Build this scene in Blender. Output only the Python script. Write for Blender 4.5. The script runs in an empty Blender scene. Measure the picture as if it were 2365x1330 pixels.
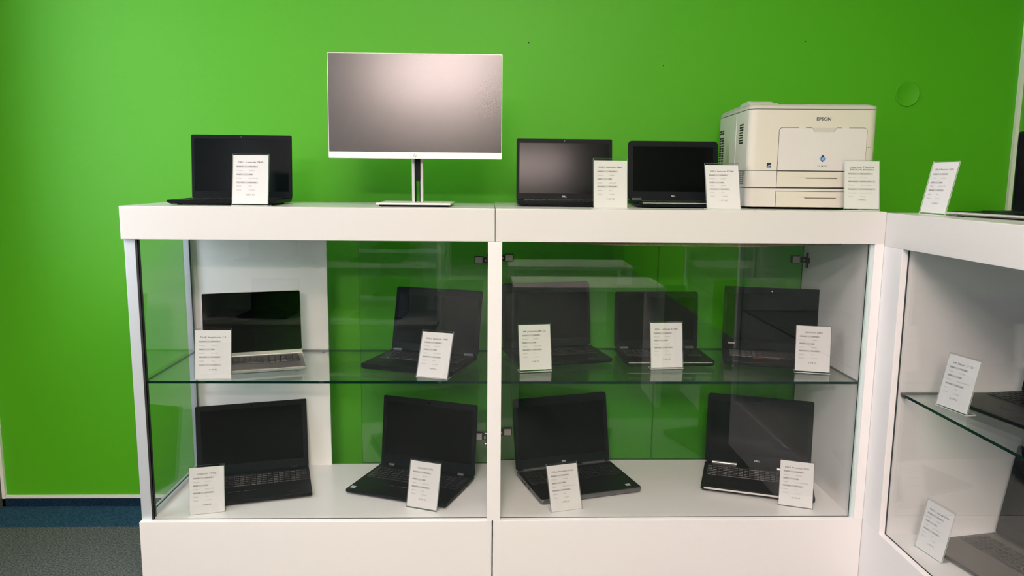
import bpy, math, random
from math import sin, cos, radians, pi
from mathutils import Matrix, Vector
random.seed(7)
S = bpy.context.scene
COL = S.collection
T = 1.215            # height of the counter top
SHELF = T - .5345    # top face of the glass shelves
DECK = T - .978      # top of the white plinths, floor of the cases

# ------------------------------------------------------------------ materials
def new_mat(name):
    m = bpy.data.materials.new(name); m.use_nodes = True
    return m, m.node_tree.nodes, m.node_tree.links

def P(name, col, rough=.5, metal=0., spec=.5, emit=None, estr=0., noise=None, bump=None, coat=0.):
    m, n, l = new_mat(name)
    b = n['Principled BSDF']
    b.inputs['Base Color'].default_value = (*col, 1)
    b.inputs['Roughness'].default_value = rough
    b.inputs['Metallic'].default_value = metal
    b.inputs['Specular IOR Level'].default_value = spec
    b.inputs['Coat Weight'].default_value = coat
    if emit:
        b.inputs['Emission Color'].default_value = (*emit, 1)
        b.inputs['Emission Strength'].default_value = estr
    if noise or bump:
        tc = n.new('ShaderNodeTexCoord')
    if noise:   # (scale, second colour, low, high)
        sc, c2, lo, hi = noise
        t = n.new('ShaderNodeTexNoise'); t.inputs['Scale'].default_value = sc; t.inputs['Detail'].default_value = 4
        r = n.new('ShaderNodeMapRange'); r.inputs['From Min'].default_value = lo; r.inputs['From Max'].default_value = hi
        x = n.new('ShaderNodeMix'); x.data_type = 'RGBA'
        x.inputs[6].default_value = (*col, 1); x.inputs[7].default_value = (*c2, 1)
        l.new(tc.outputs['Object'], t.inputs['Vector']); l.new(t.outputs['Fac'], r.inputs['Value'])
        l.new(r.outputs['Result'], x.inputs[0]); l.new(x.outputs[2], b.inputs['Base Color'])
    if bump:    # (scale, strength)
        t = n.new('ShaderNodeTexNoise'); t.inputs['Scale'].default_value = bump[0]; t.inputs['Detail'].default_value = 3
        u = n.new('ShaderNodeBump'); u.inputs['Strength'].default_value = bump[1]; u.inputs['Distance'].default_value = .002
        l.new(tc.outputs['Object'], t.inputs['Vector']); l.new(t.outputs['Fac'], u.inputs['Height']); l.new(u.outputs['Normal'], b.inputs['Normal'])
    return m

def GLASS(name, tint, f0=.042, rough=0.):
    m, n, l = new_mat(name)
    n.remove(n['Principled BSDF'])
    out = n['Material Output']
    tr = n.new('ShaderNodeBsdfTransparent'); tr.inputs['Color'].default_value = (*tint, 1)
    gl = n.new('ShaderNodeBsdfGlossy'); gl.inputs['Roughness'].default_value = rough
    lw = n.new('ShaderNodeLayerWeight'); lw.inputs['Blend'].default_value = .5
    pw = n.new('ShaderNodeMath'); pw.operation = 'POWER'; pw.inputs[1].default_value = 5
    ma = n.new('ShaderNodeMath'); ma.operation = 'MULTIPLY_ADD'; ma.inputs[1].default_value = 1 - f0; ma.inputs[2].default_value = f0
    mx = n.new('ShaderNodeMixShader')
    l.new(lw.outputs['Facing'], pw.inputs[0]); l.new(pw.outputs[0], ma.inputs[0]); l.new(ma.outputs[0], mx.inputs[0])
    l.new(tr.outputs[0], mx.inputs[1]); l.new(gl.outputs[0], mx.inputs[2]); l.new(mx.outputs[0], out.inputs['Surface'])
    return m

M = dict(
 wall=P('green wall paint', (.085, .43, .009), .5, spec=.35, noise=(1.1, (.08, .415, .008), .35, .65), bump=(60, .05)),
 white_wall=P('white wall paint', (.8, .79, .76), .6, spec=.3, bump=(60, .05)),
 dark_left=P('dark side wall', (.10, .105, .10), .6, spec=.2),
 dark_wall=P('dark far wall', (.02, .02, .02), .6, spec=.2),
 ceiling=P('ceiling paint', (.82, .81, .79), .7, spec=.2),
 carpet=P('grey carpet', (.055, .068, .07), .95, spec=.1, noise=(170, (.17, .19, .18), .38, .66), bump=(260, .8)),
 floor_blue=P('blue carpet', (.012, .045, .085), .95, spec=.1, noise=(150, (.04, .11, .17), .35, .7), bump=(260, .8)),
 skirting=P('dark blue carpet skirting', (.004, .016, .035), .95, spec=.1, noise=(150, (.012, .04, .07), .35, .7), bump=(260, .8)),
 cream=P('bare plaster strip', (.78, .8, .7), .6),
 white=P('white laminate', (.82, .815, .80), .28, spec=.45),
 white_top_dimmed=P('white laminate top dimmed', (.69, .68, .66), .28, spec=.45),  # same laminate, darkened to offset the strong light on the counter tops
 white_in_lifted=P('white laminate inside lifted', (.86, .86, .84), .35, spec=.4),  # same laminate, lightened to stand in for light missing inside the cases
 chip=P('raw chipboard', (.2, .13, .07), .8, noise=(90, (.32, .23, .14), .3, .7)),
 seam=P('dark joint', (.02, .018, .015), .8),
 alu=P('brushed aluminium', (.64, .69, .735), .4, .35),
 gasket=P('black rubber seal', (.012, .016, .014), .6),
 glass=GLASS('clear pane', (.99, .998, .994)),
 door_glass=GLASS('door glass', (.87, .95, .885)),
 shelf_glass=GLASS('shelf glass', (.965, .988, .975)),
 edge=P('green glass edge', (.001, .018, .015), .25, spec=.15),
 edge_pale=P('pale glass edge', (.55, .68, .64), .25),
 acryl=GLASS('acrylic', (.988, .99, .988), .03),
 acryl_edge=P('acrylic edge', (.62, .68, .65), .2, spec=.6),
 paper=P('white paper', (.75, .745, .745), .75, spec=.2),
 ink=P('printer ink', (.09, .09, .095), .8, spec=.1),
 ink_grey=P('grey printer ink', (.25, .25, .255), .8, spec=.1),
 bar=P('grey highlight', (.54, .535, .53), .8, spec=.1),
 chrome=P('polished steel', (.45, .44, .4), .28, .9),
 dark_metal=P('dark steel', (.03, .032, .03), .3, .7),
 black=P('matt black plastic', (.0035, .0065, .0075), .42, spec=.11),
 black_soft=P('soft black', (.006, .007, .008), .6, spec=.3),
 bezel=P('black bezel', (.004, .007, .008), .45, spec=.1),
 screen=P('matt screen', (.002, .004, .0045), .16, spec=.16),
 screen_dark=P('black matt screen', (.0015, .002, .0025), .2, spec=.09),
 screen_glossy=P('glossy screen', (.001, .001, .0015), .015, spec=.3),
 screen_monitor=P('matt monitor panel', (.02, .0185, .0165), .235, spec=1.),
 keys=P('black keycaps', (.007, .0075, .008), .35, spec=.35),
 legend=P('key lettering', (.3, .31, .31), .6),
 legend_dim=P('dim key lettering', (.06, .062, .064), .6),
 deck_dark=P('keyboard deck', (.006, .007, .0075), .42, spec=.2),
 silver=P('silver lid', (.62, .61, .59), .32, .7),
 deck_silver=P('silver deck', (.22, .215, .2), .38, .6),
 edge_silver=P('bright silver edge', (.75, .74, .72), .25, .8),
 gun=P('gunmetal', (.16, .165, .175), .35, .7),
 deck_brown=P('warm grey deck', (.15, .14, .125), .45, .3),
 deck_grey=P('dark grey deck', (.055, .053, .048), .42, .3),
 logo=P('logo print', (.72, .72, .72), .4),
 logo_dim=P('dim logo print', (.12, .125, .13), .4),
 sticker=P('pale sticker', (.5, .55, .58), .4),
 red=P('red stripe', (.35, .05, .03), .5),
 lens=P('webcam lens', (.002, .002, .003), .1),
 lens_light=P('webcam light', (.7, .7, .7), .3),
 mon_white=P('monitor silver white', (.84, .8, .77), .35, .1),
 mon_col=P('stand column', (.6, .63, .6), .28, .6),
 printer=P('printer cream', (.64, .61, .52), .5, spec=.35),
 printer_lid=P('printer lid grey cream', (.54, .525, .46), .5, spec=.35),
 printer_door=P('printer door', (.66, .63, .605), .48, spec=.35),
 printer_low=P('printer lower shell', (.65, .625, .58), .48, spec=.35),
 printer_side=P('printer side shell', (.74, .75, .68), .5, spec=.35),
 gap=P('shadow gap', (.03, .025, .018), .8),
 vent=P('vent slot', (.01, .012, .01), .8),
 grip=P('tray grip recess', (.16, .13, .1), .6),
 emb_blue=P('emblem blue', (.05, .16, .42), .4),
 emb_navy=P('emblem navy', (.008, .02, .07), .4),
 emb_light=P('emblem light blue', (.32, .5, .75), .4),
 badge=P('badge black', (.012, .012, .02), .5),
 lamp=P('lamp diffuser', (.8, .8, .8), .5, emit=(1, .79, .735), estr=1.),
 frame_white=P('window frame white', (.8, .8, .8), .4),
)
M['screen_monitor'].node_tree.nodes['Principled BSDF'].inputs['IOR'].default_value = 1.52

# ------------------------------------------------------------------ mesh helpers
class B:
    def __init__(s): s.v = []; s.f = []; s.m = []
    def add(s, vs, fs, m=0):
        o = len(s.v); s.v += [tuple(p) for p in vs]
        for f in fs: s.f.append([o + i for i in f]); s.m.append(m)
        return s
    def box(s, x0, x1, y0, y1, z0, z1, m=0):
        return s.add([(x0,y0,z0),(x1,y0,z0),(x1,y1,z0),(x0,y1,z0),(x0,y0,z1),(x1,y0,z1),(x1,y1,z1),(x0,y1,z1)],
              [(0,3,2,1),(4,5,6,7),(0,1,5,4),(1,2,6,5),(2,3,7,6),(3,0,4,7)], m)
    def pane(s, x0, x1, y0, y1, z0, z1, thin, m=0, me=1):
        """box whose four narrow faces get the edge material; thin = axis of thickness"""
        k = len(s.m); s.box(x0, x1, y0, y1, z0, z1, m)
        big = {'z': (0, 1), 'y': (2, 4), 'x': (3, 5)}[thin]
        for i in range(6):
            if i not in big: s.m[k + i] = me
        return s
    def loft(s, loops, m=0, cap0=True, cap1=True, mcap=None):
        n = len(loops[0]); o = len(s.v)
        for L in loops: s.v += [tuple(p) for p in L]
        for k in range(len(loops) - 1):
            for i in range(n):
                j = (i + 1) % n
                s.f.append([o+k*n+i, o+k*n+j, o+(k+1)*n+j, o+(k+1)*n+i]); s.m.append(m)
        if cap0: s.f.append([o + i for i in reversed(range(n))]); s.m.append(m)
        if cap1:
            e = o + (len(loops) - 1) * n
            s.f.append([e + i for i in range(n)]); s.m.append(m if mcap is None else mcap)
        return s
    def cyl(s, p0, p1, r0, r1=None, n=16, m=0):
        r1 = r0 if r1 is None else r1
        a = Vector(p0); b = Vector(p1); d = (b - a).normalized()
        u = d.orthogonal().normalized(); w = d.cross(u)
        L = [[a + (u*cos(2*pi*i/n) + w*sin(2*pi*i/n))*r0 for i in range(n)], [b + (u*cos(2*pi*i/n) + w*sin(2*pi*i/n))*r1 for i in range(n)]]
        return s.loft(L, m)
    def prism(s, poly, axis, a, b, m=0):
        """extrude a 2-D polygon along an axis; poly is given in the two other axes, in xyz order"""
        f = {'x': lambda p, t: (t, p[0], p[1]), 'y': lambda p, t: (p[0], t, p[1]), 'z': lambda p, t: (p[0], p[1], t)}[axis]
        return s.loft([[f(p, a) for p in poly], [f(p, b) for p in poly]], m)
    def build(s, name, mats, parent=None, loc=None, rot=None, bevel=0., smooth=False):
        me = bpy.data.meshes.new(name); me.from_pydata(s.v, [], s.f)
        mats = mats if isinstance(mats, (list, tuple)) else [mats]
        for k in mats: me.materials.append(M[k])
        for p, i in zip(me.polygons, s.m): p.material_index = i
        import bmesh
        bm = bmesh.new(); bm.from_mesh(me); bmesh.ops.recalc_face_normals(bm, faces=bm.faces); bm.to_mesh(me); bm.free()
        if smooth:
            for p in me.polygons: p.use_smooth = True
            me.set_sharp_from_angle(angle=radians(35))
        o = bpy.data.objects.new(name, me); COL.objects.link(o)
        if parent: o.parent = parent
        if loc: o.location = loc
        if rot: o.rotation_euler = rot
        if bevel:
            d = o.modifiers.new('Bevel', 'BEVEL'); d.width = bevel; d.segments = 2; d.limit_method = 'ANGLE'; d.angle_limit = radians(40)
        return o

def rr(w, d, r, cx=0., cy=0., n=5):
    """rounded rectangle outline, counter-clockwise"""
    r = max(1e-5, min(r, w/2 - 1e-5, d/2 - 1e-5)); pts = []
    for k, (sx, sy) in enumerate(((1,1),(-1,1),(-1,-1),(1,-1))):
        for i in range(n + 1):
            a = pi/2*k + pi/2*i/n
            pts.append((cx + sx*(w/2 - r) + r*cos(a), cy + sy*(d/2 - r) + r*sin(a)))
    return pts

def slab_xy(b, w, d, r, levels, m=0, cx=0., cy=0., mcap=None):
    """levels: (z, inset)"""
    return b.loft([[(x, y, z) for x, y in rr(w - 2*i, d - 2*i, max(r - i, .0005), cx, cy)] for z, i in levels], m, mcap=mcap)

def slab_xz(b, w, h, r, levels, m=0, cx=0., cz=0.):
    """levels: (y, inset), outline in the xz plane"""
    return b.loft([[(x, y, z) for x, z in rr(w - 2*i, h - 2*i, max(r - i, .0005), cx, cz)] for y, i in levels], m)

def frame_xz(b, ow, oh, r, ocz, iw, ih, icz, y0, y1, m=0, ri=.001):
    A = rr(ow, oh, r, 0, ocz); I = rr(iw, ih, ri, 0, icz); n = len(A)
    L = [[(x, y1, z) for x, z in A], [(x, y0, z) for x, z in A], [(x, y0, z) for x, z in I], [(x, y1, z) for x, z in I]]
    return b.loft(L + [L[0]], m, cap0=False, cap1=False)

_txt = {}
def glyphs(s, size, align='LEFT', width=None, fat=0.):
    """flat lettering as (verts, faces) in the xy plane, baseline at y = 0"""
    key = (s, align, fat)
    if key not in _txt:
        c = bpy.data.curves.new('t', 'FONT'); c.body = s; c.size = 1.; c.align_x = align; c.resolution_u = 2; c.offset = fat
        o = bpy.data.objects.new('t', c)
        me = bpy.data.meshes.new_from_object(o)
        _txt[key] = ([tuple(v.co) for v in me.vertices], [tuple(p.vertices) for p in me.polygons])
        bpy.data.objects.remove(o); bpy.data.curves.remove(c); bpy.data.meshes.remove(me)
    vs, fs = _txt[key]
    kx = size
    if width and vs:
        xs = [v[0] for v in vs]; kx = width / (max(xs) - min(xs))
    return [(v[0]*kx, v[1]*size) for v in vs], fs

def text_xz(b, s, size, x, y, z, align='LEFT', width=None, fat=0., m=0, slant=0.):
    vs, fs = glyphs(s, size, align, width, fat)
    return b.add([(x + a + slant*c, y, z + c) for a, c in vs], fs, m)

def empty(name, loc=(0,0,0), rz=0., label=None, cat=None, group=None):
    o = bpy.data.objects.new(name, None); COL.objects.link(o); o.empty_display_size = .05
    o.location = loc; o.rotation_euler = (0, 0, rz)
    return tag(o, label, cat, group)

def tag(o, label=None, cat=None, group=None, kind=None):
    if label: o['label'] = label
    if cat: o['category'] = cat
    if group: o['group'] = group
    if kind: o['kind'] = kind
    return o

def struct(b, name, mats, label=None, **k):
    return tag(b.build(name, mats, **k), label=label, kind='structure')

CAM = (1758.91092, 0.14506, 0.03060, 0.00921, -0.01773, -2.26716, 0.09420)

# ------------------------------------------------------------------ room
XL, XR, YB, YF, ZC = -1.93, 2.0, .65, -9.0, 2.8
struct(B().box(XL-.1, XR+.1, YF-.1, YB+.1, -.1, 0), 'floor', 'carpet')
struct(B().box(XL, XR, YB-.185, YB-.012, 0, .004), 'trim_1', 'floor_blue', label='blue floor strip along the green wall')  # strip of floor coloured bluer than the grey carpet
struct(B().box(XL-.1, XR+.1, YB, YB+.1, 0, ZC), 'wall_back', 'wall')
struct(B().box(XR, XR+.1, YF, YB, 0, ZC), 'wall_right', 'wall')
struct(B().box(XL-.1, XR+.1, YF-.1, YF, 0, ZC), 'wall_front', 'dark_wall')
struct(B().box(XL-.1, XR+.1, YF-.1, YB+.1, ZC, ZC+.1), 'ceiling', 'ceiling')
struct(B().box(XL, XR, YB-.012, YB, 0, .036), 'baseboard_back', 'skirting', label='dark blue carpet skirting at the foot of the green wall')
struct(B().box(XL, XR, YB-.008, YB, .036, .047), 'trim_2', 'cream', label='bare pale strip above the carpet skirting')
struct(B().box(XR-.014, XR, YB-.014, YB, 0, ZC), 'trim_3', 'cream', label='white strip in the right corner of the green wall')
# left wall with a daylight window and an added far one
WZ0, WZ1 = .85, 2.6
WINS = ((-4.6, -3.6), (-1.15, .1))  # first pair is the far window, added only as fill light
wl = B().box(XL-.1, XL, YF, YB, 0, WZ0).box(XL-.1, XL, YF, YB, WZ1, ZC)
ys = [YF] + [y for q in WINS for y in q] + [YB]
for i in range(0, len(ys), 2): wl.box(XL-.1, XL, ys[i], ys[i+1], WZ0, WZ1)
struct(wl, 'wall_left', 'dark_left')
struct(B().box(XL, XL+.012, YB-.012, YB, 0, ZC), 'trim_4', 'cream', label='pale strip in the left corner of the green wall')
for wi, (WY0, WY1) in enumerate(WINS):
  wb = B()
  for y0, y1 in ((WY0, WY0+.06), ((WY0+WY1)/2-.03, (WY0+WY1)/2+.03), (WY1-.06, WY1)): wb.box(XL-.08, XL-.03, y0, y1, WZ0, WZ1)
  for z0, z1 in ((WZ0, WZ0+.06), (WZ1-.06, WZ1)): wb.box(XL-.08, XL-.03, WY0, WY1, z0, z1)
  w1 = struct(wb, 'window_%d' % (wi+1), 'frame_white')
  B().pane(XL-.058, XL-.052, WY0+.06, WY1-.06, WZ0+.06, WZ1-.06, 'x').build('window_pane', ['glass', 'edge'], w1)

def wall_dot(px, pz, r):
    o = B().cyl((px, YB, pz), (px, YB-.0015, pz), r, n=10).build('nail', 'seam')
    return o
for x, z, lab in ((.125, .585+T, 'small dark nail head high on the green wall, nearest the monitor'), (.63, .51+T, 'small dark nail head on the green wall between the other two'), (1.16, .603+T, 'small dark nail head on the green wall above the printer')):
    tag(wall_dot(x, z, .0025), lab, 'nail', 'nails in the green wall')
cv = B(); cv.loft([[(1.563 + r*cos(2*pi*i/40), y, T+.418 + r*sin(2*pi*i/40)) for i in range(40)] for y, r in ((YB, .047), (YB-.003, .047), (YB-.0045, .0455), (YB-.0045, .0435), (YB-.0035, .042))])
tag(cv.build('junction_box_cover', 'wall', smooth=True), 'round box cover painted green on the wall right of the printer', 'wall cover')

# ------------------------------------------------------------------ lamps
def lamp(x, y, lab, e, w=1.2, d=.6):
    t = empty('ceiling_light', (x, y, ZC), 0, lab, 'lamp', 'ceiling lights')
    f = B()
    for a in ((-w/2-.02, w/2+.02, -d/2-.02, -d/2), (-w/2-.02, w/2+.02, d/2, d/2+.02), (-w/2-.02, -w/2, -d/2, d/2), (w/2, w/2+.02, -d/2, d/2)): f.box(*a, -.03, 0)
    f.build('frame', 'frame_white', t)
    mm = M['lamp'].copy(); mm.node_tree.nodes['Principled BSDF'].inputs['Emission Strength'].default_value = e
    M['lamp_%g' % e] = mm
    B().box(-w/2, w/2, -d/2, d/2, -.02, -.012).build('diffuser', 'lamp_%g' % e, t)
lamp(-.8, -5.7, 'white ceiling light panel far from the counters', 118.)
lamp(-.1, -3.3, 'white ceiling light panel above the middle of the room', 38.)
lamp(0, -1.7, 'white ceiling light panel nearest the counters', 17.)

# ------------------------------------------------------------------ display cabinets
def hinge_mesh(side, z, y, xo):
    """steel clip on the glass door (towards the middle) and dark arm to the upright; side = +1: the upright is on the right"""
    b = B(); s = side
    x = lambda a, c: sorted((xo - s*a, xo - s*c))
    b.box(*x(.019, .046), y-.016, y-.009, z-.0115, z+.0115, 0)      # bright clip
    b.box(*x(.017, .049), y-.009, y-.001, z-.014, z+.014, 1)        # cup behind it
    b.box(*x(.003, .020), y-.022, y-.006, z-.010, z+.010, 1)        # arm
    b.box(*x(.006, .012), y-.026, y-.020, z-.004, z+.004, 0)
    b.box(*x(.0, .005), y-.055, y-.012, z-.010, z+.010, 1)          # plate on the upright
    b.box(*x(.0, .004), y-.042, y-.030, z-.027, z+.027, 1)
    b.cyl((xo - s*.004, y-.036, z+.020), (xo - s*.006, y-.036, z+.020), .0035, n=8, m=0)
    b.cyl((xo - s*.004, y-.036, z-.020), (xo - s*.006, y-.036, z-.020), .0035, n=8, m=0)
    return b

D1 = .486   # depth of the left case
t = empty('display_cabinet', (-.55, D1/2, 0), 0, 'white glass display cabinet on the left, under the monitor', 'cabinet', 'white display cabinets')
LC = t
off = Vector((-.55, D1/2, 0))
def part(b, name, mats, par, base, **k):
    b.v = [(x - base[0], y - base[1], z - base[2]) for x, y, z in b.v]
    return b.build(name, mats, par, **k)
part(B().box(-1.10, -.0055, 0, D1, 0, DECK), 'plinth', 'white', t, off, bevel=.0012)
part(B().box(-1.10, -.0008, 0, .472, T-.098, T), 'counter_top', 'white_top_dimmed', t, off, bevel=.0015)
part(B().box(-1.0995, -1.0675, .018, .045, DECK, T-.098), 'front_post', 'alu', t, off, bevel=.001)
part(B().box(-1.0675, -1.0615, .018, .026, DECK, T-.098).box(-1.0675, -1.0655, .026, .046, DECK, T-.098), 'seal', 'gasket', t, off)
part(B().box(-1.1, -1.080, .452, D1-.008, DECK, T-.098), 'rear_post', 'alu', t, off, bevel=.001)
part(B().box(-1.090, -1.0675, .046, .452, DECK, DECK+.016), 'bottom_rail', 'alu', t, off, bevel=.001)
part(B().pane(-1.081, -1.075, .045, .454, DECK+.016, T-.098, 'x'), 'side_pane', ['glass', 'edge'], t, off)
part(B().pane(-1.0615, -.0215, .020, .025, DECK, T-.098, 'y'), 'front_pane', ['glass', 'edge'], t, off)
part(B().pane(-1.0713, -.0215, .030, .462, SHELF-.008, SHELF, 'z'), 'glass_shelf', ['shelf_glass', 'edge'], t, off)
part(B().box(-1.080, -.602, D1-.012, D1, DECK, T-.098), 'back_panel', 'white_in_lifted', t, off)
dr = part(B().pane(-.4885, -.0235, D1-.006, D1, DECK+.004, T-.10, 'y'), 'glass_door', ['door_glass', 'edge'], t, off)
for z in (T-.2045, T-.866): part(hinge_mesh(1, z, D1-.006, -.0215), 'hinge', ['chrome', 'dark_metal'], dr, off)
part(B().cyl((-.62, D1-.013, SHELF-.010), (-.62, D1-.024, SHELF-.010), .004, n=10), 'shelf_pin', 'dark_metal', t, off)

D2 = .520
t = empty('display_cabinet', (.58, D2/2, 0), 0, 'white glass display cabinet in the middle, under the printer', 'cabinet', 'white display cabinets')
off = Vector((.58, D2/2, 0))
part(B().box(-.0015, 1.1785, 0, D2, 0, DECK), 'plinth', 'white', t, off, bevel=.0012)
part(B().box(.0008, 1.179, 0, .535, T-.098, T), 'counter_top', 'white_top_dimmed', t, off, bevel=.0015)
part(B().box(-.0212, .0212, 0, D1, DECK, T-.098), 'divider_panel', 'white', t, off, bevel=.001)
part(B().box(1.150, 1.1788, 0, D2, DECK, T-.098), 'side_panel', 'white', t, off, bevel=.001)
part(B().box(1.1425, 1.150, .012, .026, DECK, T-.098), 'edge_profile', 'edge_pale', t, off)
part(B().pane(.0215, 1.1425, .020, .025, DECK, T-.098, 'y'), 'front_pane', ['glass', 'edge'], t, off)
part(B().pane(.0215, 1.1495, .030, .500, SHELF-.008, SHELF, 'z'), 'glass_shelf', ['shelf_glass', 'edge'], t, off)
part(B().prism([(.13, T-.098), (1.06, T-.098), (1.06, T-.103), (.78, T-.1105), (.42, T-.110), (.13, T-.102)], 'y', .027, .045), 'batten', 'chip', t, off)
dr = part(B().pane(.0235, .6065, D2-.006, D2, DECK+.004, T-.10, 'y'), 'glass_door', ['door_glass', 'edge'], t, off)
for z in (T-.199, T-.860): part(hinge_mesh(-1, z, D2-.006, .0225), 'hinge', ['chrome', 'dark_metal'], dr, off)
dr = part(B().pane(.6095, 1.1475, D2-.006, D2, DECK+.004, T-.10, 'y'), 'glass_door', ['door_glass', 'edge'], t, off)
for z in (T-.199, T-.860): part(hinge_mesh(1, z, D2-.006, 1.150), 'hinge', ['chrome', 'dark_metal'], dr, off)

X0, X1, Y0, Y1 = 1.1795, 1.70, -1.30, .02
t = empty('display_cabinet', ((X0+X1)/2, (Y0+Y1)/2, 0), 0, 'white glass display cabinet at the right edge, turned sideways', 'cabinet', 'white display cabinets')
off = Vector(((X0+X1)/2, (Y0+Y1)/2, 0))
part(B().box(X0, X1, Y0, Y1, 0, DECK), 'plinth', 'white', t, off, bevel=.0012)
part(B().box(X0, X1+.01, Y0, Y1, T-.1036, T-.003), 'counter_top', 'white_top_dimmed', t, off, bevel=.0015)
part(B().box(X0, X1, -.102, Y1, DECK, T-.1036), 'end_panel', 'white', t, off, bevel=.001)
part(B().box(X0, X1, Y0, Y0+.03, DECK, T-.1036), 'end_panel', 'white', t, off, bevel=.001)
part(B().box(X1-.012, X1, Y0+.03, -.102, DECK, T-.1036), 'back_panel', 'white_in_lifted', t, off)
part(B().pane(1.197, 1.202, Y0+.03, -.1025, DECK, T-.1036, 'x'), 'front_pane', ['glass', 'edge'], t, off)
part(B().pane(1.206, X1-.013, Y0+.04, -.108, T-.5375, T-.5295, 'z'), 'glass_shelf', ['shelf_glass', 'edge'], t, off)
part(B().cyl((1.216, -.1025, T-.541), (1.216, -.118, T-.541), .005, n=10), 'shelf_pin', 'dark_metal', t, off)

# ------------------------------------------------------------------ laptops
def laptop(p, z0, label, c):
    """p: x, y, yaw, lid tilt, width, depth, thickness, lid height; c: look"""
    x, y, yaw, tilt, w, d, th, lh = p
    t = empty('laptop', (x, y, z0), yaw, label, 'laptop', 'display laptops')
    r = c.get('r', .007)
    bt = .0035
    body = c.get('body', 'black'); deck = c.get('deck', 'deck_dark')
    b = B()
    fr = c.get('front', None)
    lv = [(bt, .010), (bt + .003, .004), (th*.55, 0), (th - .001, 0), (th, .001)]
    slab_xy(b, w, d, r, lv)
    base = b.build('base', body, t, smooth=True)
    for sx in (-1, 1):
        for sy in (-1, 1):
            B().cyl((sx*(w/2-.03), sy*(d/2-.028), 0), (sx*(w/2-.03), sy*(d/2-.028), bt), .008, n=10).build('foot', 'black_soft', base)
    # deck plate, keyboard, touchpad
    slab_xy(B(), w-.006, d-.012, r*.7, [(th-.0005, 0), (th+.0006, .0004)], cy=-.003).build('deck', deck, base) if False else None
    dk = B(); slab_xy(dk, w-.005, d-.020, max(r-.002, .002), [(th-.001, 0), (th+.0005, .0006)], cy=-.006); dk.build('palm_rest', deck, base)
    kw = c.get('kw', .86*w if w < .36 else .93*w); kd = c.get('kd', .100); ky = d/2 - c.get('kback', .033) - kd/2
    rows, cols = 6, c.get('cols', 15 if w < .36 else 19)
    kb = B(); zt = th + .0006
    kb.box(-kw/2-.003, kw/2+.003, ky-kd/2-.003, ky+kd/2+.003, zt-.0006, zt, 0)
    cw = kw/cols; ch = kd/rows
    for i in range(rows):
        j = 0
        while j < cols:
            n = 1
            if i == 0 and j == 4: n = 5
            elif j == 0 and i in (1, 2): n = 2
            if n == 1 and w >= .36 and j == cols-5: pass
            xa = -kw/2 + j*cw + .0012; xb = -kw/2 + (j+n)*cw - .0012
            if w >= .36 and j >= cols-4: xa += .002; xb += .002
            ya = ky - kd/2 + i*ch + .0012; yb = ya + ch - .0024
            kb.loft([[(xa, ya, zt), (xb, ya, zt), (xb, yb, zt), (xa, yb, zt)], [(xa+.0012, ya+.001, zt+.0022), (xb-.0012, ya+.001, zt+.0022), (xb-.0012, yb-.001, zt+.0022), (xa+.0012, yb-.001, zt+.0022)]], 1, cap0=False)
            if n == 1 and c.get('legend', True):
                q = random.uniform(.0012, .0026); lx = xa + .0035; ly = yb - .0045
                kb.add([(lx, ly-q, zt+.0023), (lx+q*.9, ly-q, zt+.0023), (lx+q*.9, ly, zt+.0023), (lx, ly, zt+.0023)], [(0, 1, 2, 3)], 2)
            j += n
    kb.build('keyboard', [deck if c.get('keywell') is None else c['keywell'], c.get('keymat', 'keys'), c.get('legmat', 'legend')], base)
    tx = c.get('tpx', -.02 if w < .36 else -.035); tw, td = c.get('tp', (.100, .056)); ty = -d/2 + .012 + td/2
    tp = B(); slab_xy(tp, tw, td, .003, [(th, 0), (th+.0011, 0)], cx=tx, cy=ty); tp.build('touchpad', c.get('tpmat', deck), base)
    if c.get('stripes'):
        for dx in (-.026, .026):
            B().box(tx+dx-.019, tx+dx+.019, ty+td/2+.0085, ty+td/2+.0100, th, th+.0014).build('button_stripe', c['stripes'], base)
    if c.get('trackpoint'):
        B().cyl((tx, ky, zt), (tx, ky, zt+.0045), .004, .003, n=10).build('pointing_stick', 'red', base)
    for sx, sy, sw, sd, mm in c.get('stickers', ()):
        B().box(sx-sw/2, sx+sw/2, sy-sd/2, sy+sd/2, th+.0005, th+.0009).build('sticker', mm, base)
    if c.get('palm_text'):
        s, size, px, py = c['palm_text']
        vs, fs = glyphs(s, size); B().add([(px+a*cos(.18)-q*sin(.18), py+q*cos(.18)+a*sin(.18), th+.0009) for a, q in vs], fs).build('lettering', 'logo_dim', base)
    if fr:   # bright strip along the front edge
        B().box(-w/2+r, w/2-r, -d/2-.0004, -d/2+.004, th*c.get('strip', .62), th-.0012).build('front_strip', fr, base)
    for s in c.get('ports', ()):
        for k, (py, pw) in enumerate(((.06, .014), (.03, .014), (-.005, .02))):
            B().box(*sorted((s*(w/2-.002), s*(w/2+.0003))), py-pw/2, py+pw/2, th*.45, th*.75).build('port', 'black_soft', base)
    # lid
    lt = .0065
    L = bpy.data.objects.new('lid', None)
    b = B(); slab_xz(b, w, lh, r, [(.001, .0008), (.002, 0), (lt-.001, 0), (lt, .0012)], cz=lh/2)
    lid = b.build('lid', c.get('lid', 'black'), t, loc=(0, d/2 - lt*.5, th), rot=(-tilt, 0, 0), smooth=True)
    bpy.data.objects.remove(L)
    sw, sh, sb = c['screen']          # screen width, height, bottom bezel
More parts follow.
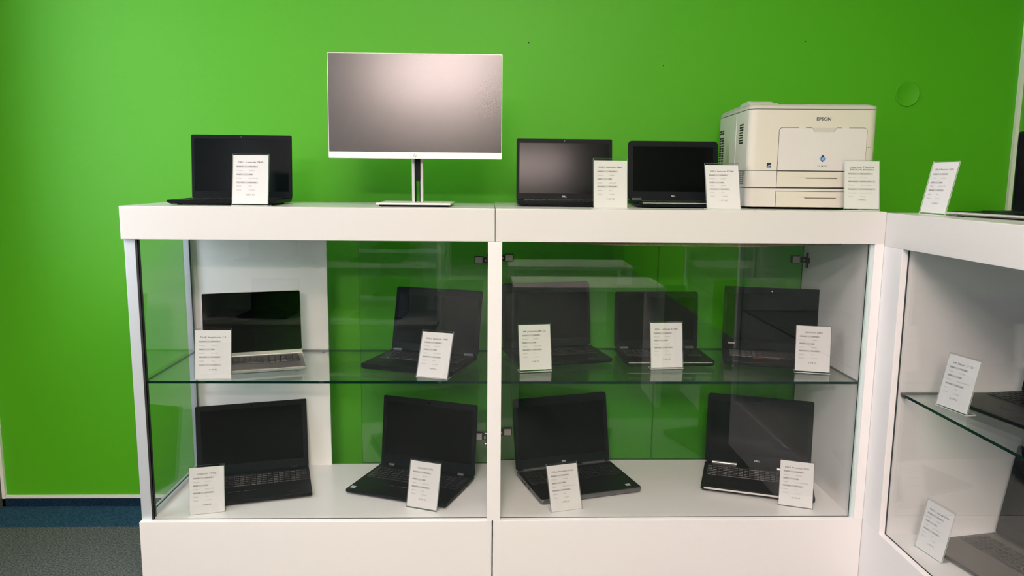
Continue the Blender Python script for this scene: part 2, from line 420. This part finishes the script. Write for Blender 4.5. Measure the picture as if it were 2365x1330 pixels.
    if c.get('glossy'):
        b = B(); slab_xz(b, w-.004, lh-.012, r*.8, [(.0015, 0), (-.0005, .0004)], cz=lh/2+.004); b.build('screen', 'screen_glossy', lid)
    else:
        b = B(); frame_xz(b, w-.003, lh-.003, max(r-.0015, .002), lh/2, sw, sh, sb+sh/2, -.0005, .0015); b.build('bezel', c.get('bez', 'bezel'), lid)
        B().box(-sw/2-.0005, sw/2+.0005, .0003, .0015, sb-.0005, sb+sh+.0005).build('screen', c.get('scr', 'screen'), lid)
    cz = (sb + sh + lh)/2
    B().cyl((0, -.0004, cz), (0, -.0010, cz), .0028, n=12).build('webcam', c.get('cam', 'lens'), lid)
    if c.get('logo'):
        s, size, lx, mm = c['logo']
        b = B(); text_xz(b, s, size, lx*w, -.0010, sb*.5 - size*.36 if 'logoz' not in c else c['logoz'], 'CENTER', fat=.03); b.build('logo', mm, lid)
    for hx, hw, mm in c.get('hinges', ()):
        b = B(); b.cyl((hx-hw/2, d/2-.009, th+.003), (hx+hw/2, d/2-.009, th+.003), .0058, n=14); b.box(hx-hw/2, hx+hw/2, d/2-.014, d/2-.002, th-.002, th+.003); b.build('hinge', mm, t, smooth=True)
    return t

s14, s125, s15, s17 = (.3095, .174), (.2767, .1556), (.3442, .1936), (.382, .2149)
hg = lambda w, q, hw, mm: ((-w*q, hw, mm), (w*q, hw, mm))
LAPS = [
 ((-0.835, 0.1957, 0.0287, 0.0962, 0.3263, 0.222, 0.0157, 0.2081), T, 'black matt laptop at the left end of the counter top, price 10 819 Kč',
   dict(screen=(.3055, .172, .022), r=.005, tpx=-.02)),
 ((0.2398, 0.2771, -0.0177, 0.1756, 0.3325, 0.2203, 0.0176, 0.2114), T, 'black laptop on the counter top just right of the monitor, greyish sheen on its screen',
   dict(screen=(.312, .1755, .021), logo=('DELL', .0075, 0, 'logo'), r=.005, legend=False)),
 ((0.6108, 0.2418, -0.0179, 0.1801, 0.3101, 0.2109, 0.0184, 0.2054), T, 'small black laptop with rounded lid corners on the counter top beside the printer',
   dict(screen=(.2767, .1556, .030), logo=('DELL', .0065, 0, 'logo'), r=.013, scr='screen_dark', strip=.78, front='edge_silver', hinges=hg(.31, .41, .032, 'gun'))),
 ((-0.7917, 0.209, 0.2971, 0.1477, 0.3233, 0.2218, 0.0163, 0.2173), SHELF, 'silver laptop with glossy mirror-like screen on the left glass shelf',
   dict(screen=(.31, .1745, .024), glossy=True, r=.006, body='silver', lid='silver', deck='deck_silver', tpmat='deck_silver', tp=(.105, .07), tpx=-.0, keymat='keys', keywell='black', kw=.285, front='edge_silver')),
 ((-0.2452, 0.2184, -0.3338, 0.2333, 0.323, 0.23, 0.0224, 0.2233), SHELF, 'black laptop on the left glass shelf next to the white post',
   dict(screen=(.298, .168, .027), r=.008, hinges=hg(.323, .41, .032, 'gun'), legmat='legend_dim', lid='black')),
 ((-0.8238, 0.2511, 0.2761, 0.1793, 0.3794, 0.2564, 0.0174, 0.2449), DECK, 'large black laptop at the bottom left of the left cabinet, wide lower bezel',
   dict(screen=(.346, .1946, .032), r=.005, scr='screen_dark', trackpoint=True, stripes='legend_dim', palm_text=('ThinkPad', .0085, .115, -.100), hinges=((.14, .03, 'black'), (-.14, .03, 'black')))),
 ((-0.2837, 0.2609, -0.3583, 0.1147, 0.3706, 0.2541, 0.019, 0.2538), DECK, 'large black laptop at the bottom right of the left cabinet, white sticker on palm rest',
   dict(screen=(.342, .192, .040), r=.005, scr='screen_dark', bez='black', trackpoint=True, stripes='legend_dim', stickers=((-.168, -.103, .018, .016, 'sticker'),), ports=(1,), palm_text=('ThinkPad', .008, .125, -.105), hinges=hg(.37, .37, .022, 'gun'))),
 ((0.2214, 0.3285, 0.2237, 0.1346, 0.3324, 0.2275, 0.0175, 0.2349), SHELF, 'black laptop on the middle glass shelf, half hidden behind the white post',
   dict(screen=(.3095, .174, .030), r=.014, scr='screen_dark', bez='black', legmat='legend_dim', stickers=((.095, -.088, .022, .013, 'emb_navy'),))),
 ((0.5895, 0.3078, 0.0199, 0.0958, 0.3038, 0.2141, 0.0207, 0.2043), SHELF, 'small black laptop in the centre of the middle glass shelf, silver line on front edge',
   dict(screen=(.271, .1525, .030), r=.010, scr='screen_dark', bez='black', strip=.8, front='edge_silver', legmat='legend_dim', hinges=hg(.304, .39, .030, 'gun'))),
 ((0.9671, 0.2945, -0.2701, 0.0163, 0.33, 0.2241, 0.016, 0.2275), SHELF, 'black laptop with two red touchpad stripes at the right end of the middle glass shelf',
   dict(screen=(.3075, .173, .029), r=.005, stripes='red', cam='lens_light', logo=('lenovo', .0085, -.40, 'logo'), logoz=.0175, stickers=((-.125, -.094, .017, .006, 'gun'),), legmat='legend_dim')),
 ((0.2975, 0.2811, 0.2847, 0.2001, 0.3694, 0.263, 0.0215, 0.2576), DECK, 'large black workstation laptop at the bottom left of the middle cabinet, grey hinge strips',
   dict(screen=(.338, .190, .038), r=.011, scr='screen_dark', bez='black', body='gun', logo=('DELL', .0075, 0, 'logo'), ports=(-1,), stickers=((.147, -.098, .017, .015, 'sticker'),), front='gun', hinges=((-.115, .092, 'gun'), (.115, .092, 'gun')), cam='lens')),
 ((0.934, 0.2784, -0.3347, 0.0257, 0.3713, 0.249, 0.0196, 0.2635), DECK, 'large black workstation laptop at the bottom right of the middle cabinet, silver front edge',
   dict(screen=(.342, .1925, .045), r=.011, scr='screen', logo=('DELL', .0085, 0, 'logo'), body='black', front='edge_silver', hinges=((-.115, .088, 'silver'), (.115, .088, 'silver')))),
 ((1.4035, -0.3177, -1.3583, -0.0142, 0.357, 0.2332, 0.0129, 0.2233), T-.003, 'thin laptop with silver edge on top of the right-hand counter, cut off by the frame',
   dict(screen=(.3442, .1936, .02), r=.007, body='silver', lid='black', deck='black', scr='screen_dark', legend=False, front='edge_silver')),
 ((1.450, -0.3714, -1.3846, 0.17, 0.416, 0.2792, 0.0164, 0.26), T-.5295, 'big dark grey laptop on the glass shelf of the right-hand cabinet',
   dict(screen=(.382, .2149, .03), r=.006, deck='deck_grey', body='black', stripes='legend_dim', legmat='legend_dim', kd=.105)),
 ((1.437, -0.3336, -1.3772, 0.1828, 0.38, 0.2649, 0.0144, 0.2780), DECK, 'laptop with warm grey keyboard deck at the bottom of the right-hand cabinet',
   dict(screen=(.3442, .22, .045), r=.008, deck='deck_brown', keymat='deck_grey', body='deck_grey', tpmat='deck_brown', tp=(.105, .08), kback=.045)),
]
for p, z, lab, c in LAPS: laptop(p, z, lab, c)

# ------------------------------------------------------------------ price tags
def price_tag(p, z0, label, title, rows, price, u0=.0045, hid=0):
    x, y, yaw, tilt, sc = p
    w, h, tk = .107*sc, .151*sc, .0016
    t = empty('price_tag', (x, y, z0), yaw, label, 'price tag', 'price tags')
    # bent acrylic holder: foot, back sheet and front sheet; u along the slope, v across it
    st, ct = sin(tilt), cos(tilt)
    tr = lambda X, u, v: (X, u*st + v*ct, u*ct - v*st + .0018)
    b = B()
    for va, vb in ((0, tk), (.0030, .0030 + tk)):
        k = len(b.m)
        b.loft([[tr(-w/2, .0, va), tr(w/2, .0, va), tr(w/2, h, va), tr(-w/2, h, va)], [tr(-w/2, .0, vb), tr(w/2, .0, vb), tr(w/2, h, vb), tr(-w/2, h, vb)]], 0)
        for i in range(k, k+4): b.m[i] = 1
    k = len(b.m); b.box(-w/2, w/2, 0, .034, 0, .0018, 0)
    for i in range(k+2, k+6): b.m[i] = 1
    b.build('acrylic_holder', ['acryl', 'acryl_edge'], t)
    pw, ph = .1035*sc, .1435*sc; v0, v1 = .0019, .0027
    b = B(); b.loft([[tr(-pw/2, u0, v), tr(pw/2, u0, v), tr(pw/2, u0+ph, v), tr(-pw/2, u0+ph, v)] for v in (v0, v1)])
    pap = b.build('paper_card', 'paper', t)
    k = sc
    vb = v0 - .00008; vt = v0 - .00016
    rx = lambda a: -pw/2 + a*k
    ry = lambda a: u0 + a*k
    ink = B()
    def put(s, size, px, py, align='LEFT', width=None, fat=0., m=0):
        vs, fs = glyphs(s, size*k, align, width, fat)
        ink.add([tr(px + a, py + q, vt) for a, q in vs], fs, m)
    lines = title if isinstance(title, (list, tuple)) else [title]
    tops = [.1205] if len(lines) == 1 else [.1235, .1155]
    for s, u in zip(lines, tops):
        wd = min(.0740, .0043*len(s)+.006)*k
        put(s, .0068, 0, ry(u), 'CENTER', width=wd, fat=.014)
    names = ['Rozlišení:', 'Procesor:', 'Paměť:', 'Grafika:', 'Pevný disk:', 'Systém:', 'Záruka:']
    nm = rows[1] if isinstance(rows, tuple) else names
    vals = rows[0] if isinstance(rows, tuple) else rows
    us = [.1085, .0970, .0855, .0740, .0625, .0510, .0395] if len(lines) == 1 else [.1040, .0925, .0810, .0695, .0580, .0465, .0355]
    for i, (a, q, u) in enumerate(zip(nm, vals, us)):
        bold = i in (0, 2, 4)
        put(a, .0048, rx(.0115), ry(u), fat=.012 if bold else .0, m=0 if bold else 1)
        put(q, .0046, rx(.0465), ry(u), fat=.012 if bold else .0, m=0 if bold else 1)
        if bold or (hid and i == 6):
            e = .0465 + min(.046, .0028*len(q) + .002)
            B().add([tr(rx(.0105), ry(u-.0013), vb), tr(rx(e), ry(u-.0013), vb), tr(rx(e), ry(u+.0042), vb), tr(rx(.0105), ry(u+.0042), vb)], [(0, 1, 2, 3)]).build('highlight_bar', 'bar', pap)
    put(price + ' Kč', .0066, 0, ry(.0245), 'CENTER', m=0, fat=.004)
    ink.build('printed_text', ['ink', 'ink_grey'], pap)
    return t

R = lambda res, cpu, ram, gpu, disk, sys='W10', war='12 měsíců': [res, cpu, ram, gpu, disk, sys, war]
pr = (['1200x1200 DPI', '35 str/min', '100 000 str/měsíc', 'USB, LAN, duplex', 'A4, A5, A6, B5, atd.', 'Linux, Mac OS, Win', '6 měsíců'],
      ['Rozl. tisku:', 'Rychl. tisku:', 'Počet výtisků:', 'Rozhraní:', 'Typ papíru:', 'Kompatibilní:', 'Záruka:'])
price_tag((-.739, .0605, -.026, .169, 1.027), T, 'upright price tag on the counter top in front of the leftmost laptop', 'DELL Latitude 7490', R('1920x1080', 'i5-8350U', '16GB', 'Intel UHD 620', 'SSD 256GB'), '10 819')
price_tag((.3575, .09, .0926, .1182, 1.013), T, 'price tag between the two laptops on the counter top, reading 8 439 Kč', 'DELL Latitude 7480', R('1920x1080', 'i5-6300U', '8GB', 'Intel HD 520', 'SSD 256GB'), '8 439', u0=.0005)
price_tag((.710, .0856, -.0324, .3641, .998), T, 'price tag leaning back between the small laptop and the printer, reading 5 179 Kč', 'DELL Latitude E7240', R('1366x768', 'i5-4300U', '8GB', 'Intel HD', 'SSD 256GB'), '5 179', u0=.001)
price_tag((1.1275, .052, -.03, .15, 1.022), T, 'price tag before the right front of the printer, reading 1 499 Kč', ['Laserová Tiskárna', 'EPSON AL-M300DN'], pr, '1 499')
price_tag((1.2457, -.1166, -1.4766, .2092, 1.0215), T-.003, 'price tag seen almost edge-on on top of the right-hand counter', 'DELL Precision 5520', R('1920x1080', 'i7-7820HQ', '16GB', 'Quadro M1200', 'SSD 512GB'), '12 999')
price_tag((-.8685, .046, .043, .1443, 1.043), SHELF, 'price tag on the left glass shelf in front of the silver laptop', 'Dell Inspiron 13', R('1920x1080', 'i5-8250U', '8GB', 'Intel UHD', 'SSD 256GB', 'W10'), '6 199', u0=.001, hid=1)
price_tag((-.1971, .0669, -.3396, .3665, .9987), SHELF, 'price tag on the left glass shelf in front of the laptop beside the white post', 'DELL Latitude 5480', R('1366x768', 'i5-7440HQ', '8GB', 'Intel HD 630', 'SSD 256GB'), '7 499', u0=.001)
price_tag((-.9114, .0568, .2335, .2655, 1.0086), DECK, 'price tag at the bottom left of the left cabinet, before the big laptop', 'LENOVO T540p', R('1920x1080', 'i5-4300M', '8GB', 'Intel HD 4600', 'SSD 240GB'), '6 989', u0=.001)
price_tag((-.2341, .0796, -.3747, .2333, 1.0282), DECK, 'price tag at the bottom right of the left cabinet, before the laptop with white sticker', 'LENOVO L570', R('1920x1080', 'i5-6300U', '8GB', 'Intel HD 520', 'SSD 256GB'), '8 519')
price_tag((.1373, .1491, .1973, .1988, 1.023), SHELF, 'price tag on the middle glass shelf nearest the white post, reading 2 649 Kč', 'HP probook 640 G1', R('1366x768', 'i3-4000M', '4GB', 'Intel HD 4600', 'HDD 320GB'), '2 649')
price_tag((.5771, .188, .0704, .1944, 1.0385), SHELF, 'price tag in the middle of the middle glass shelf, reading 3 669 Kč', 'DELL Latitude E7240', R('1366x768', 'i5-4310U', '4GB', 'Intel HD', 'SSD 128GB'), '3 669', u0=.003)
price_tag((1.0424, .1327, -.2618, .1768, 1.0339), SHELF, 'price tag at the right end of the middle glass shelf, before the red-striped laptop', 'LENOVO L450', R('1366x768', 'i5-4300U', '8GB', 'Intel HD', 'SSD 180GB'), '3 299')
price_tag((.2393, .0688, .2804, .377, 1.01), DECK, 'price tag at the bottom left of the middle cabinet, reading 14 079 Kč', 'DELL Precision 7520', R('1920x1080', 'i7-6820HQ', '16GB', 'Nvidia Quadro M2200', 'SSD 512GB'), '14 079', u0=.001)
price_tag((.995, .084, -.3458, .2926, 1.0109), DECK, 'price tag at the bottom right of the middle cabinet, reading 15 609 Kč', 'DELL Precision 7520', R('1920x1080', 'i7-6820HQ', '16GB', 'Nvidia Quadro M2200', 'SSD 512GB'), '15 609', u0=.0035)
price_tag((1.2498, -.2816, -1.3626, .2194, 1.0102), T-.5295, 'slanted price tag on the glass shelf of the right-hand cabinet, reading 26 199 Kč', 'HP ZBook 17 G3', R('1920x1080', 'i7-6700HQ', '16GB', 'Nvidia Quadro M3000', 'SSD 512GB'), '26 199', u0=.003)
price_tag((1.2543, -.2331, -1.4085, .2107, 1.0036), DECK, 'slanted price tag at the bottom of the right-hand cabinet, before the warm grey laptop', 'DELL Latitude 3590', R('1920x1080', 'i5-8250U', '8GB', 'Intel UHD 620', 'SSD 256GB'), '11 499', u0=.001)

# ------------------------------------------------------------------ monitor
t = empty('computer_monitor', (-.2485, .17, T), radians(-.95), 'large flat silver-rimmed computer monitor on a slim stand on the counter', 'monitor')
w, h, z0 = .539, .320, .147; tl = radians(1.84); chin = .0205
b = B(); slab_xz(b, w, h, .003, [(0, .0006), (.001, 0), (.010, 0), (.022, .03)], cz=h/2)
pan = b.build('housing', 'mon_white', t, loc=(0, -.021, z0), rot=(-tl, 0, 0), smooth=True)
B().box(-w/2+.002, w/2-.002, -.0008, .002, chin, h-.002).build('screen', 'screen_monitor', pan)
# slanted four-bar emblem
b = B()
for dx, za, zb in ((-.0052, .0052, .0155), (-.0018, .0052, .0125), (.0016, .0020, .0115), (.0046, .0052, .0115)):
    sl = .34; b.add([(dx+sl*(za-.01), -.0009, za), (dx+.0012+sl*(za-.01), -.0009, za), (dx+.0012+sl*(zb-.01), -.0009, zb), (dx+sl*(zb-.01), -.0009, zb)], [(0, 1, 2, 3)])
for dx, zz in ((-.0032, .0114), (.0030, .0114), (.0030, .0052)):
    b.add([(dx-.0016+.34*(zz-.01), -.0009, zz-.0008), (dx+.0020+.34*(zz-.01), -.0009, zz-.0008), (dx+.0022+.34*(zz-.01), -.0009, zz+.0003), (dx-.0014+.34*(zz-.01), -.0009, zz+.0003)], [(0, 1, 2, 3)])
b.build('emblem', 'gun', pan)
b = B(); slab_xy(b, .228, .20, .004, [(.0065, 0), (.0112, 0), (.0118, .0006)], cx=0, cy=.005); b.build('foot_plate', 'mon_white', t, smooth=True)
b = B(); slab_xy(b, .216, .19, .004, [(0, .006), (.003, .001), (.0065, 0)], cx=.002, cy=.006); b.build('foot_underside', 'black', t, smooth=True)
for sx in (-1, 1):
    B().box(sx*.0135-.0045, sx*.0135+.0045, .035, .06, .0115, .30).build('stand_column', 'mon_col', t, bevel=.001)
    B().box(*sorted((sx*.009, sx*.0066)), .036, .06, .0115, .30).build('column_liner', 'black', t)
B().box(-.0066, .0086, .03, .05, .080, .24).box(-.002, .0055, .032, .05, .078, .08).build('slider', 'black', t)
B().box(-.05, .05, .0, .036, .20, .30).build('mount', 'black', t)

# ------------------------------------------------------------------ printer
PX, PY, PA = .990, .122, -.071
t = empty('laser_printer', (PX, PY, T), PA, 'bulky cream laser printer with two paper trays on the counter top', 'printer')
W2, DP = .1975, .425
def shell(z0, z1, r=.026, inset=0., y1=DP):
    o = rr(2*W2 - 2*inset, y1 - inset, r, 0, (y1 + inset)/2, n=7)
    return [[(x, y, z0) for x, y in o], [(x, y, z1) for x, y in o]]
def side_mats(b, lo):   # faces looking left get the greyer side shell
    pass
b = B(); b.loft(shell(.0075, .0655)); low = b.build('cassette_unit', 'printer_low', t, smooth=True)
b = B(); b.loft(shell(.0685, .1195)); mid = b.build('lower_shell', 'printer_low', t, smooth=True)
b = B(); b.loft(shell(.0655, .0685, inset=.0025)).loft(shell(.1195, .1215, inset=.002)).loft(shell(.3085, .3105, inset=.002)); b.build('joint', 'gap', t)
b = B(); b.loft(shell(.1215, .3085)); up = b.build('upper_shell', 'printer', t, smooth=True)
# lid: slab plus raised control hump at the front left
b = B(); o1 = rr(2*W2, DP, .026, 0, DP/2, n=7); o2 = rr(2*W2-.006, DP-.006, .024, 0, DP/2, n=7); o3 = rr(2*W2-.03, DP-.03, .02, 0, DP/2+.004, n=7)
b.loft([[(x, y, .3105) for x, y in o1], [(x, y, .3185) for x, y in o1], [(x, y, .3215) for x, y in o2], [(x, y, .3265) for x, y in o3]])
lid = b.build('top_lid', 'printer_lid', t, smooth=True)
b = B(); hp = [(.022, .3225), (.040, .3345), (.055, .3375), (.125, .3365), (.150, .3300), (.24, .3290), (.40, .3265), (.40, .3225)]
b.prism(hp, 'x', -W2+.004, -.118); b.prism([(.04, .3225), (.06, .3345), (.12, .3335), (.14, .3225)], 'x', -.118, -.095)
b.build('control_hump', 'printer_lid', lid, bevel=.002)
B().box(-.09, .17, .12, .40, .3255, .3275).build('output_tray', 'printer_lid', lid)
# front door with a notch, rounded top corners
def door_poly(x0, x1, z0, z1, r):
    p = [(x0, z0), (x1, z0)]
    p += [(x1 - r + r*cos(a), z1 - r + r*sin(a)) for a in [pi/2*i/6 for i in range(7)]]
    p += [(.0715, z1), (.0625, z1-.0125), (.0035, z1-.0125), (-.0055, z1)]
    p += [(x0 + r + r*cos(a), z1 - r + r*sin(a)) for a in [pi/2 + pi/2*i/6 for i in range(7)]]
    return p
b = B(); b.prism(door_poly(-.1055, .1655, .1195, .2545, .0115), 'y', -.0006, .004); b.build('door_gap', 'gap', up)
b = B(); b.prism(door_poly(-.1043, .1645, .1215, .2532, .0108), 'y', -.0022, .004); door = b.build('front_door', 'printer_door', t, bevel=.0006)
B().prism([(-.0035, .2535), (.0695, .2535), (.0615, .2405), (.0045, .2405)], 'y', -.0010, .003).build('grip_notch', 'printer_lid', door)
for xa, xb in ((-.045, -.024), (.087, .108)): B().box(xa, xb, -.0016, .002, .2527, .2552).build('latch', 'printer_door', door)
# trays
for za, zb, zh, nm in ((.0690, .1185, .0985, 'upper'), (.0065, .0560, .0365, 'lower')):
    b = B().box(-.1052, W2-.030, -.0008, .003, za, zb+.0015); g = b.build('tray_gap', 'gap', t)
    b = B(); b.loft([[(-.1040, -.0024, za+.001), (W2-.032, -.0024, za+.001), (W2-.032, -.0024, zb), (-.1040, -.0024, zb)], [(-.1040, .004, za+.001), (W2-.032, .004, za+.001), (W2-.032, .004, zb), (-.1040, .004, zb)]])
    tr_ = b.build('paper_tray', 'printer', t, bevel=.0008)
    B().prism([(-.018, zh+.0016), (.083, zh+.0016), (.081, zh-.0018), (-.014, zh-.0018)], 'y', -.0029, .002).build('tray_grip', 'grip', tr_)
    B().prism([(-.06, zh+.0022), (.12, zh+.0022), (.083, zh+.0014), (-.018, zh+.0014)], 'y', -.0030, .002).build('grip_rim', 'printer_lid', tr_)
# lettering and marks
b = B(); text_xz(b, 'EPSON', .0150, .0300, -.0004, .2755, 'CENTER', width=.0445, fat=.03); b.build('lettering', 'ink', up)
b = B(); text_xz(b, 'AL-M300', .0085, .0330, -.0026, .1325, 'CENTER', width=.0310, fat=.004); b.build('lettering', 'ink_grey', door)
def diamond(b, cx, cz, rad, m, y, squash=1.):
    pts = []
    for k in range(4):
        a0 = pi/2*k
        c0 = Vector((cos(a0), sin(a0))); 
        for q in (-.16, 0, .16):
            d0 = Vector((cos(a0+q), sin(a0+q))) * (1 - abs(q)*.85)
            pts.append((cx + rad*squash*d0.x, y, cz + rad*d0.y))
    b.add(pts, [tuple(range(len(pts)))], m)
em = B(); diamond(em, .0330, .1590, .0112, 0, -.0026)
em.add([(.0330+.0112*x, -.0028, .1590+.0112*z) for x, z in ((0, .98), (.52, .5), (.1, .42), (-.42, .56))], [(0, 1, 2, 3)], 1)
em.add([(.0330+.0112*x, -.0028, .1590+.0112*z) for x, z in ((-.95, .02), (-.48, -.46), (-.60, -.02), (-.45, .48))], [(0, 1, 2, 3)], 2)
em.add([(.0330+.0112*x, -.0028, .1590+.0112*z) for x, z in ((-.2, .1), (.25, .34), (.75, .2), (.45, .05), (.15, .10), (-.05, -.10), (.35, -.30), (.05, -.45), (-.3, -.2))], [tuple(range(9))], 2)
em.add([(.0330+.0112*x, -.0028, .1590+.0112*z) for x, z in ((0, -.97), (.4, -.55), (.0, -.62), (-.38, -.58))], [(0, 1, 2, 3)], 1)
em.build('emblem', ['emb_blue', 'emb_navy', 'emb_light'], door)
b = B().box(-.1378, -.1242, -.0006, .001, .1300, .1440)
b.add([(-.1362, -.0008, .1336), (-.1325, -.0008, .1365), (-.1290, -.0008, .1372), (-.1258, -.0008, .1400), (-.1262, -.0008, .1350), (-.1310, -.0008, .1338)], [tuple(range(6))], 1)
b.add([(-.1362, -.0008, .1312), (-.1258, -.0008, .1312), (-.1258, -.0008, .1322), (-.1362, -.0008, .1322)], [(0, 1, 2, 3)], 1)
b.build('energy_badge', ['badge', 'emb_light'], up)
B().box(.1700, .1740, -.0006, .001, .1940, .1955).box(.1775, .1790, -.0006, .001, .1940, .1955).build('status_mark', 'gap', up)
# left side: vertical seam and vents
B().box(-W2-.0008, -W2+.001, .1635, .1665, .1215, .3085).build('side_seam', 'frame_white', up)
def vents(cells, par):
    b = B()
    for y0, y1, z0, z1 in cells: b.box(-W2-.0006, -W2+.002, y0, y1, z0, z1)
    return b.build('vent', 'vent', par)
vents([(a, a+.027, .2585-.0085*i, .2640-.0085*i) for i in range(2) for a in (.337, .372)], up)
vents([(a, a+.027, .2330-.0088*i, .2390-.0088*i) for i in range(12) for a in (.337, .372)], up)
vents([(.078 if 2 < i < 6 else .072, .118, .2640-.0082*i, .2690-.0082*i) for i in range(8)], up)
vents([(.030, .062, .1140-.0062*i, .1178-.0062*i) if i < 2 else (.040, .062, .1140-.0062*i, .1178-.0062*i) for i in range(7)] + [(.066, .094, .1140-.0062*i, .1178-.0062*i) for i in range(7)], mid)
for sx in (-1, 1):
    for y in (.05, .37): B().cyl((sx*.16, y, 0), (sx*.16, y, .0085), .014, n=12).build('foot', 'black_soft', t)

# ------------------------------------------------------------------ furniture across the room, mirrored in the panes
t = empty('desk', (.62, -2.25, 0), 0, 'white desk across from the counters, mirrored in the cabinet glass', 'desk')
B().box(-.50, .36, -.10, .36, .675, .70).build('desk_top', 'white', t, bevel=.001)
for sx in (-.48, .34): B().box(sx-.015, sx+.015, -.08, .34, 0, .675).build('side_panel', 'white', t)
t = empty('shelf_unit', (-1.08, -2.62, 0), pi, 'white shelf unit across the room, mirrored in the left cabinet glass', 'shelf')
for z in (.02, .38, .74, 1.10): B().box(-.75, .75, -.2, .2, z, z+.025).build('shelf', 'white', t)
for x in (-.75, 0, .75): B().box(x-.012, x+.012, -.2, .2, 0, 1.125).build('upright', 'white', t)
B().box(-.75, .75, .2, .21, 0, 1.125).build('back_panel', 'white_in_lifted', t)

for sx, sz, lab in ((-.72, .405, 'black laptop on the lower right of the shelf unit across the room'), (-1.44, .405, 'black laptop on the lower left of the shelf unit across the room'), (-.72, .765, 'black laptop on the upper right of the shelf unit across the room'), (-1.44, .765, 'black laptop on the upper left of the shelf unit across the room')):
    laptop((sx, -2.57, pi + .12, .12, .33, .225, .018, .215), sz, lab, dict(screen=(.3095, .174, .026), legend=False))

# ------------------------------------------------------------------ daylight
wd = bpy.data.worlds.new('World'); S.world = wd; wd.use_nodes = True
bg = wd.node_tree.nodes['Background']; bg.inputs['Color'].default_value = (.82, .86, 1, 1); bg.inputs['Strength'].default_value = 6.5
for WY0, WY1 in WINS:
  ld = bpy.data.lights.new('window_portal', 'AREA'); ld.shape = 'RECTANGLE'; ld.size = WY1-WY0; ld.size_y = WZ1-WZ0; ld.cycles.is_portal = True
  lo = bpy.data.objects.new('window_portal', ld); COL.objects.link(lo); lo.location = (XL-.09, (WY0+WY1)/2, (WZ0+WZ1)/2)
  lo.rotation_euler = Vector((-1, 0, 0)).to_track_quat('Z', 'Y').to_euler()

# ------------------------------------------------------------------ camera
F, pitch, yaw, roll, cx, cy, cz = CAM
cyw, syw = cos(yaw), sin(yaw)
f0 = Vector((syw, cyw, 0)); r0 = Vector((cyw, -syw, 0)); u0 = Vector((0, 0, 1))
fw = f0*cos(pitch) - u0*sin(pitch); up_ = u0*cos(pitch) + f0*sin(pitch)
rt = r0*cos(roll) + up_*sin(roll); up3 = up_*cos(roll) - r0*sin(roll)
cd = bpy.data.cameras.new('camera'); cd.sensor_width = 36; cd.lens = F/2365*36; cd.clip_start = .02
co = bpy.data.objects.new('camera', cd); COL.objects.link(co)
m = Matrix((( rt.x, up3.x, -fw.x, cx), (rt.y, up3.y, -fw.y, cy), (rt.z, up3.z, -fw.z, cz + T), (0, 0, 0, 1)))
co.matrix_world = m
S.camera = co

S.view_settings.view_transform = 'Standard'; S.view_settings.look = 'None'; S.view_settings.gamma = 1; S.view_settings.use_curve_mapping = False
S.view_settings.exposure = .19
S.cycles.use_denoising = True
S.cycles.max_bounces = 10; S.cycles.transparent_max_bounces = 32; S.cycles.glossy_bounces = 5; S.cycles.diffuse_bounces = 5
S.cycles.sample_clamp_indirect = 10
